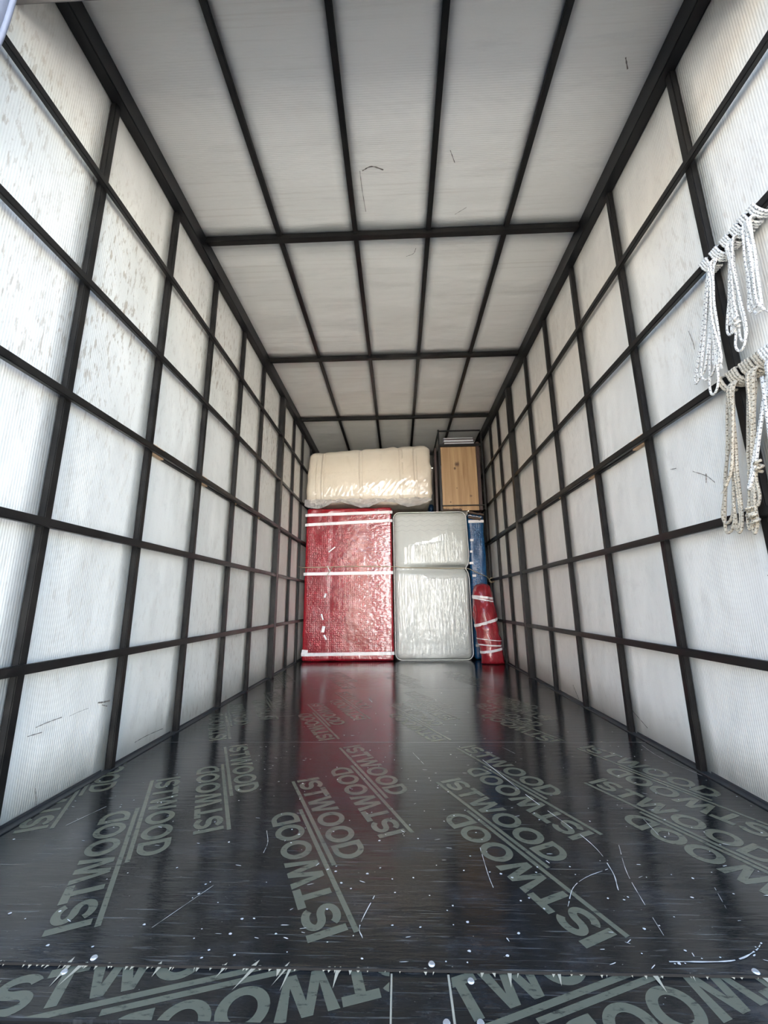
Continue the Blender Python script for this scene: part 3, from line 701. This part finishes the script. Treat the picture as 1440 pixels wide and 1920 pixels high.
# cream bundle on top of the red piece and the mattress
def cdisp(p_, n_):
    u = (p_.x+1.115)/1.54; q_ = p_.copy()
    zt_ = min(max((p_.z-1.9)/.6, 0), 1)
    q_.z += (.075*u-.035)*zt_+.012*math.sin(u*6)*(1-zt_)
    q_.z += (.012*nz3((p_.x*2, 0, 0), 4, 3)) if p_.z > 2.3 else 0
    # belly of the front and pinches at the bands
    if n_.y < 0: q_.y -= .05*math.sin(PI*min(max((p_.z-1.83)/.72, 0), 1))
    for xb in (-.93, -.44, .02, .22): q_ -= n_*.010*math.exp(-((p_.x-xb)/.022)**2)
    q_ += n_*(.008*nz3(p_, 7, 2)+.006*nz3((p_.x*.6, p_.y, p_.z*2), 14, 5))
    if p_.x > .3 and 1.95 < p_.z < 2.3: q_.x += .012
    if p_.x < -1.0: q_.x -= .03*(1-(min(p_.z, 2.5)-1.83)/.7)
    return q_
t = thing('quilt_bundle', (-.35, 5.2, 1.825), 'large cream padded bundle in crinkled clear film lying on top of the red piece', 'bundle')
put(link('padded_body', softbox((-1.105, .425, 4.86, 5.62, 1.846, 2.575), .085, .024, cdisp), M['cream'], None, True), t)
for xb, w_ in ((-.985, .022), (-.915, .036), (-.44, .045), (.055, .05), (.235, .045)):
    P = []
    for i in range(26):
        z = 1.90+(.60+.05*(xb+1.1)/1.54)*i/25; P.append(Vector((xb+.006*math.sin(i*.12+xb*9), 4.862-.05*math.sin(PI*(z-1.83)/.72)-.006, z)))
    put(link('film_band', ribbon(P, Vector((w_, 0, 0)), Vector((0, -1, 0)), .003), M['cream'], None, True), t)
def cream_y(x, z):
    return Vector((x, 4.846-.05*math.sin(PI*min(max((z-1.83)/.72, 0), 1))-.008, z+(.07*(x+1.1)/1.54-.035)*min(max((z-1.95)/.5, 0), 1)))
def cream_amp(x, z):
    lo_ = min(1, max(0, (2.42-z)/.25)); m_ = min(1, max(.12, .55+1.4*noise.noise(Vector((x*2.3, z*2.5, 4)))))
    a_ = .75 if x > -.55 else .45; u_ = x*math.cos(a_)-z*math.sin(a_)*1.0; v_ = x*math.sin(a_)+z*math.cos(a_)
    return .003+lo_*m_*(.0055*ridge(u_*20, v_*4, 2)+.003*ridge(u_*46, v_*9, 6)+.003*noise.noise(Vector((x*22, z*22, 1))))
film_sheet('crinkled_film', t, (-1.05, .375), (1.93, 2.46), (.006, .006), cream_y, cream_amp)
bm = bmesh.new(); rows = []
for j in range(7):
    row = []
    for i in range(120):
        u = i/119; x = -1.135+1.56*u; z = 1.90-.075*j/6*(1.0+.5*math.sin(u*17))
        row.append(bm.verts.new((x+.006*nz3((i, j, 1), .8), 4.842+.010*j/6+.016*nz3((x*4, j*.7, 0), 4, 1)-.010, z+.012*nz3((x*5, j*.5, 3), 3, 2))))
    rows.append(row)
for j in range(6):
    for i in range(119): bm.faces.new((rows[j][i], rows[j][i+1], rows[j+1][i+1], rows[j+1][i]))
put(link('crumpled_film', bm, M['film'], None, True), t)

# steel rack with pine board
t = thing('metal_rack', (.82, 5.2, 1.755), 'black steel rack with a pine board front, standing on the mattress', 'rack')
x0, x1, z0, z1, ya, yb = .558, 1.062, 1.800, 2.800, 4.935, 5.75
s = .0095
def bar(nm, b): put(mkbox(nm, M['steel'], b, None, .0015), t)
for y in (ya, yb):
    bar('upright', (x0-.012-s, x0-.012+s, y-s, y+s, 1.757, z1+.02)); bar('upright', (x1+.026-s, x1+.026+s, y-s, y+s, 1.757, z1-.012))
    bar('cross_bar', (x0-.005, x1+.019, y-s, y+s, z1-.004, z1+.010)); bar('cross_bar', (x0-.005, x1+.019, y-s, y+s, z0+.012, z0+.022))
for x in (x0-.012, x1+.026):
    for z in (z1-.01, z0): bar('side_rail', (x-s, x+s, ya+s, yb-s, z-.007, z+.007))
bar('shelf_edge', (x0-.004, x1+.018, 4.948, 4.966, 2.600, 2.632))
put(link('pine_board', box(bmesh.new(), .572, 1.018, 4.972, 4.992, 1.762, 2.598, .002), M['pine'], None), t)
put(mkbox('side_panel', M['brown'], (1.022, 1.062, 4.968, 5.7, 1.762, 2.66), None, .002), t)
put(mkbox('side_panel', M['brown'], (.549, .568, 4.985, 5.7, 1.762, 2.62), None, .002), t)
put(mkbox('shelf', M['brown'], (.570, 1.020, 4.995, 5.7, 2.60, 2.62), None, .002), t)
for zb, zt, dx, mt, nm, lb in ((2.6215, 2.6640, .0, 'white', 'white_board', 'lowest of the white flat boards on the rack shelf'), (2.6645, 2.6760, -.02, 'brown', 'gap_filler', 'dark filler standing for the shaded gap above the lowest white board on the rack shelf'),
        (2.6765, 2.7010, -.005, 'white', 'white_board', 'thick middle one of the white flat boards on the rack shelf'), (2.7015, 2.7180, .01, 'brown', 'gap_filler', 'dark filler standing for the shaded gap under the topmost white board on the rack shelf'),
        (2.7185, 2.7290, -.01, 'white', 'white_board', 'topmost of the white flat boards on the rack shelf')):
    o = mkbox(nm, M[mt], (.625+dx, 1.005+dx, 4.985+(.012 if mt == 'brown' else 0), 5.6, zb, zt), None, .001)  # brown fillers stand for the shaded gaps between the white boards
    tag(o, lb, 'board', 'boards on the rack shelf')
# dark panel beside the rack
t = thing('dark_board', (.515, 5.3, 1.752), 'narrow dark brown panel on edge beside the left side of the metal rack', 'panel')
put(link('board_face', box(bmesh.new(), .497, .516, 5.00, 5.28, 1.752, 2.60, .002), M['brown'], None), t)
put(mkbox('board_lip', M['brown'], (.490, .4965, 5.00, 5.04, 1.752, 2.50)), t)
# torn cardboard and papers under the rack
t = thing('torn_cardboard', (.95, 5.0, 1.74), 'crumpled brown cardboard and white foam strips squeezed under the metal rack', 'cardboard')
for q_, (xa, xb, z, mt) in enumerate(((.872, 1.06, 1.722, 'card'), (.872, 1.03, 1.692, 'white'), (.872, 1.02, 1.665, 'card'), (.57, .80, 1.765, 'card'))):
    bm = bmesh.new(); n = 22; R = []
    for i in range(n+1):
        x = xa+(xb-xa)*i/n; j_ = .010*nz3((x*8, q_, 0), 6, q_+1); th = .014 if mt == 'card' else .007
        yf = 4.938 if q_ < 3 else 4.945
        z_ = z-.03*(i/n)*(q_ < 3)+j_*.6
        R.append([bm.verts.new((x, yf, z_+th+j_)), bm.verts.new((x, yf, z_-th*.3)), bm.verts.new((x, yf+(.04 if q_ < 3 else .02), z_-th*.3)), bm.verts.new((x, yf+(.04 if q_ < 3 else .02), z_+th))])
    for i in range(n):
        for j in range(4): bm.faces.new((R[i][j], R[i][(j+1) % 4], R[i+1][(j+1) % 4], R[i+1][j]))
    bm.faces.new(R[0]); bm.faces.new(R[-1]); bmesh.ops.recalc_face_normals(bm, faces=bm.faces)
    put(link('cardboard_strip' if mt == 'card' else 'foam_strip', bm, M[mt], None), t)

# cord tied across the load
t = thing('tie_cord', (0, 4.9, 1.0), 'thin tan cord stretched across the red piece and mattress, tied to both walls', 'cord')
P = catmull([(-1.166, 4.80, 1.078), (-1.10, 4.895, 1.076), (-.6, 4.9025, 1.082), (-.07, 4.902, 1.074), (.05, 4.925, 1.064), (.4, 4.930, 1.052), (.72, 4.955, 1.046), (.83, 4.985, 1.048), (.95, 4.93, .985), (1.06, 5.0, .945), (1.118, 5.08, .905)], 8)
put(link('cord', tube(bmesh.new(), P, .0045, 6), M['rope_tie'], None, True), t)
P = catmull([(-.78, 4.898, 1.084), (-.80, 4.893, 1.05), (-.83, 4.893, 1.01), (-.855, 4.895, .97), (-.85, 4.897, .93)], 6)
put(link('loose_end', tube(bmesh.new(), P, .003, 6), M['rope_tie'], None, True), t)
P = [Vector((1.146+.030*math.cos(a), 5.08+.003*i, .911+.028*math.sin(a))) for i, a in enumerate([PI+2*PI*q_/12 for q_ in range(30)])]
put(link('knot', tube(bmesh.new(), P, .0045, 6), M['rope_tie'], None, True), t)

# ------------------------------------------------------------------ rope hanks on the right wall
XRL = XR-PD-.0105      # rail centre line
def hank(yc, zr, loops, rad, mat, label, wraps=(( .035, 4), (-.012, 4)), knots=(), tails=(), seed=1):
    rnd = random.Random(seed)
    t_ = thing('rope_hank', (XRL-.03, yc, zr), label, 'rope', 'rope hanks on the right wall rails')
    for (dy, n) in wraps:
        P = []; y_ = yc+dy
        for i in range(n*14+1):
            a = PI*.5+2*PI*i/14; f = i/(n*14)
            rx, rz = .0175+rad, .0215+rad
            c_, s_ = math.cos(a), math.sin(a); kx = abs(c_)**.7*(1 if c_ > 0 else -1); kz = abs(s_)**.7*(1 if s_ > 0 else -1)
            P.append(Vector((XRL+kx*rx, y_+(f-.5)*n*rad*2.15+.018*s_*1.0+rnd.uniform(-.001, .001), zr-.004+kz*rz-(.012 if s_ < 0 else 0)*abs(s_))))
        put(link('wrap', tube(bmesh.new(), P, rad, 8), M[mat], None, True), t_)
    for q_, lp in enumerate(loops):
        yb_, zb_, wd = lp[:3]; sx = lp[3] if len(lp) > 3 else 0
        xt = XRL-.026-rad*2*(q_ % 2); y1_, y2_ = yc+rnd.uniform(-.016, .016), yc+rnd.uniform(-.016, .016)
        zt = zr-.022; dz = zt-zb_
        xb = XRL-.030-sx
        mid = lambda f, s_: Vector((xt+(xb-xt)*f+rnd.uniform(-.003, .003), (y1_ if s_ < 0 else y2_)*(1-f)+(yb_+s_*wd*.5)*f+rnd.uniform(-.003, .003), zt-dz*f))
        P = [Vector((XRL-.004, y1_, zt+.004))]+[mid(f, -1) for f in (.05, .22, .42, .62, .80, .93)]+[Vector((xb, yb_-wd*.22, zb_+.003)), Vector((xb, yb_+wd*.22, zb_))]+[mid(f, 1) for f in (.93, .80, .62, .42, .22, .05)]+[Vector((XRL-.004, y2_, zt+.004))]
        put(link('strand', tube(bmesh.new(), catmull(P, 5), rad, 8), M[mat], None, True), t_)
    for (y, z, r, tilt) in knots:
        P = [Vector((XRL-.036+r*.75*math.cos(a), y+r*math.sin(a), z+(i-14)*.0022+tilt*math.sin(a)*r)) for i, a in enumerate([2*PI*j/9 for j in range(17)])]
        put(link('knot', tube(bmesh.new(), P, rad*.95, 8), M[mat], None, True), t_)
    for pts in tails:
        put(link('loose_end', tube(bmesh.new(), catmull([(XRL-.034+dx, y, z) for y, z, dx in pts], 6), rad, 8), M[mat], None, True), t_)
        # frayed tip
        y, z, dx = pts[-1]; y2, z2, dx2 = pts[-2]; d = Vector((dx-dx2, y-y2, z-z2)).normalized(); bm = bmesh.new()
        for i in range(9):
            a = rnd.uniform(0, 2*PI); e = Vector((XRL-.034+dx, y, z)); tube(bm, [e, e+d*.010+Vector((math.cos(a), math.sin(a), rnd.uniform(-.3, .3)))*.003, e+d*.02+Vector((math.cos(a), math.sin(a), rnd.uniform(-.5, .5)))*rnd.uniform(.004, .009)], .0009, 4)
        put(link('frayed_tip', bm, M[mat], None), t_)
    return t_
hank(1.237, 1.826, [(1.400, 1.425, .034), (1.345, 1.412, .070), (1.335, 1.347, .044), (1.300, 1.43, .030), (1.372, 1.440, .050)], .0041, 'rope_w',
     'white flecked rope hank on the upper rail, longest and leftmost of the three', ((.040, 4), (-.008, 4)), tails=[[(1.25, 1.74, 0), (1.27, 1.6, -.006), (1.262, 1.46, -.008), (1.268, 1.42, -.01)]], seed=2)
hank(1.152, 1.828, [(1.222, 1.500, .034), (1.212, 1.498, .028), (1.200, 1.426, .042), (1.184, 1.448, .026), (1.215, 1.53, .02)], .0038, 'rope_w',
     'creamy white rope hank on the upper rail, middle one of the three', ((.032, 4), (-.010, 4)), knots=[(1.186, 1.53, .008, .3)], seed=3)
hank(1.086, 1.830, [(1.135, 1.517, .030), (1.118, 1.497, .034), (1.125, 1.52, .022), (1.112, 1.54, .02)], .0041, 'rope_w',
     'white rope hank on the upper rail, shortest and nearest the right edge', ((.022, 3), (-.014, 3)), tails=[[(1.095, 1.75, 0), (1.10, 1.62, -.004), (1.108, 1.53, -.004), (1.092, 1.485, -.004)]], seed=4)
hank(1.255, 1.374, [(1.388, .868, .046), (1.352, .872, .030), (1.385, .90, .050), (1.345, .862, .024)], .0050, 'rope_t',
     'tan rope hank at the left end of the lower rail, beside the post', ((.056, 2), (.006, 4)), knots=[(1.283, .925, .013, .2)], tails=[[(1.26, 1.3, 0), (1.285, 1.15, -.010), (1.31, 1.06, -.012), (1.345, 1.01, -.014)]], seed=5)
hank(1.182, 1.374, [(1.305, .865, .014), (1.290, .850, .018), (1.255, 1.04, .022), (1.262, .93, .02)], .0050, 'rope_t',
     'soiled tan rope hank with knots on the lower rail, second from its left end', ((.026, 4), (-.016, 3)), knots=[(1.222, 1.055, .010, .2), (1.275, .90, .012, .1)], tails=[[(1.20, .94, 0), (1.19, .90, -.01), (1.17, .885, -.012), (1.14, .90, -.012)]], seed=6)
hank(1.118, 1.374, [(1.265, .985, .012, .01), (1.19, .90, .02), (1.16, .95, .02), (1.20, .84, .02)], .0050, 'rope_w',
     'whiter rope hank on the lower rail, cut off by the right edge of the photo', ((.016, 4), (-.02, 3)), tails=[[(1.15, 1.3, 0), (1.17, 1.05, -.004), (1.175, .90, -.006), (1.20, .862, -.008)]], seed=7)
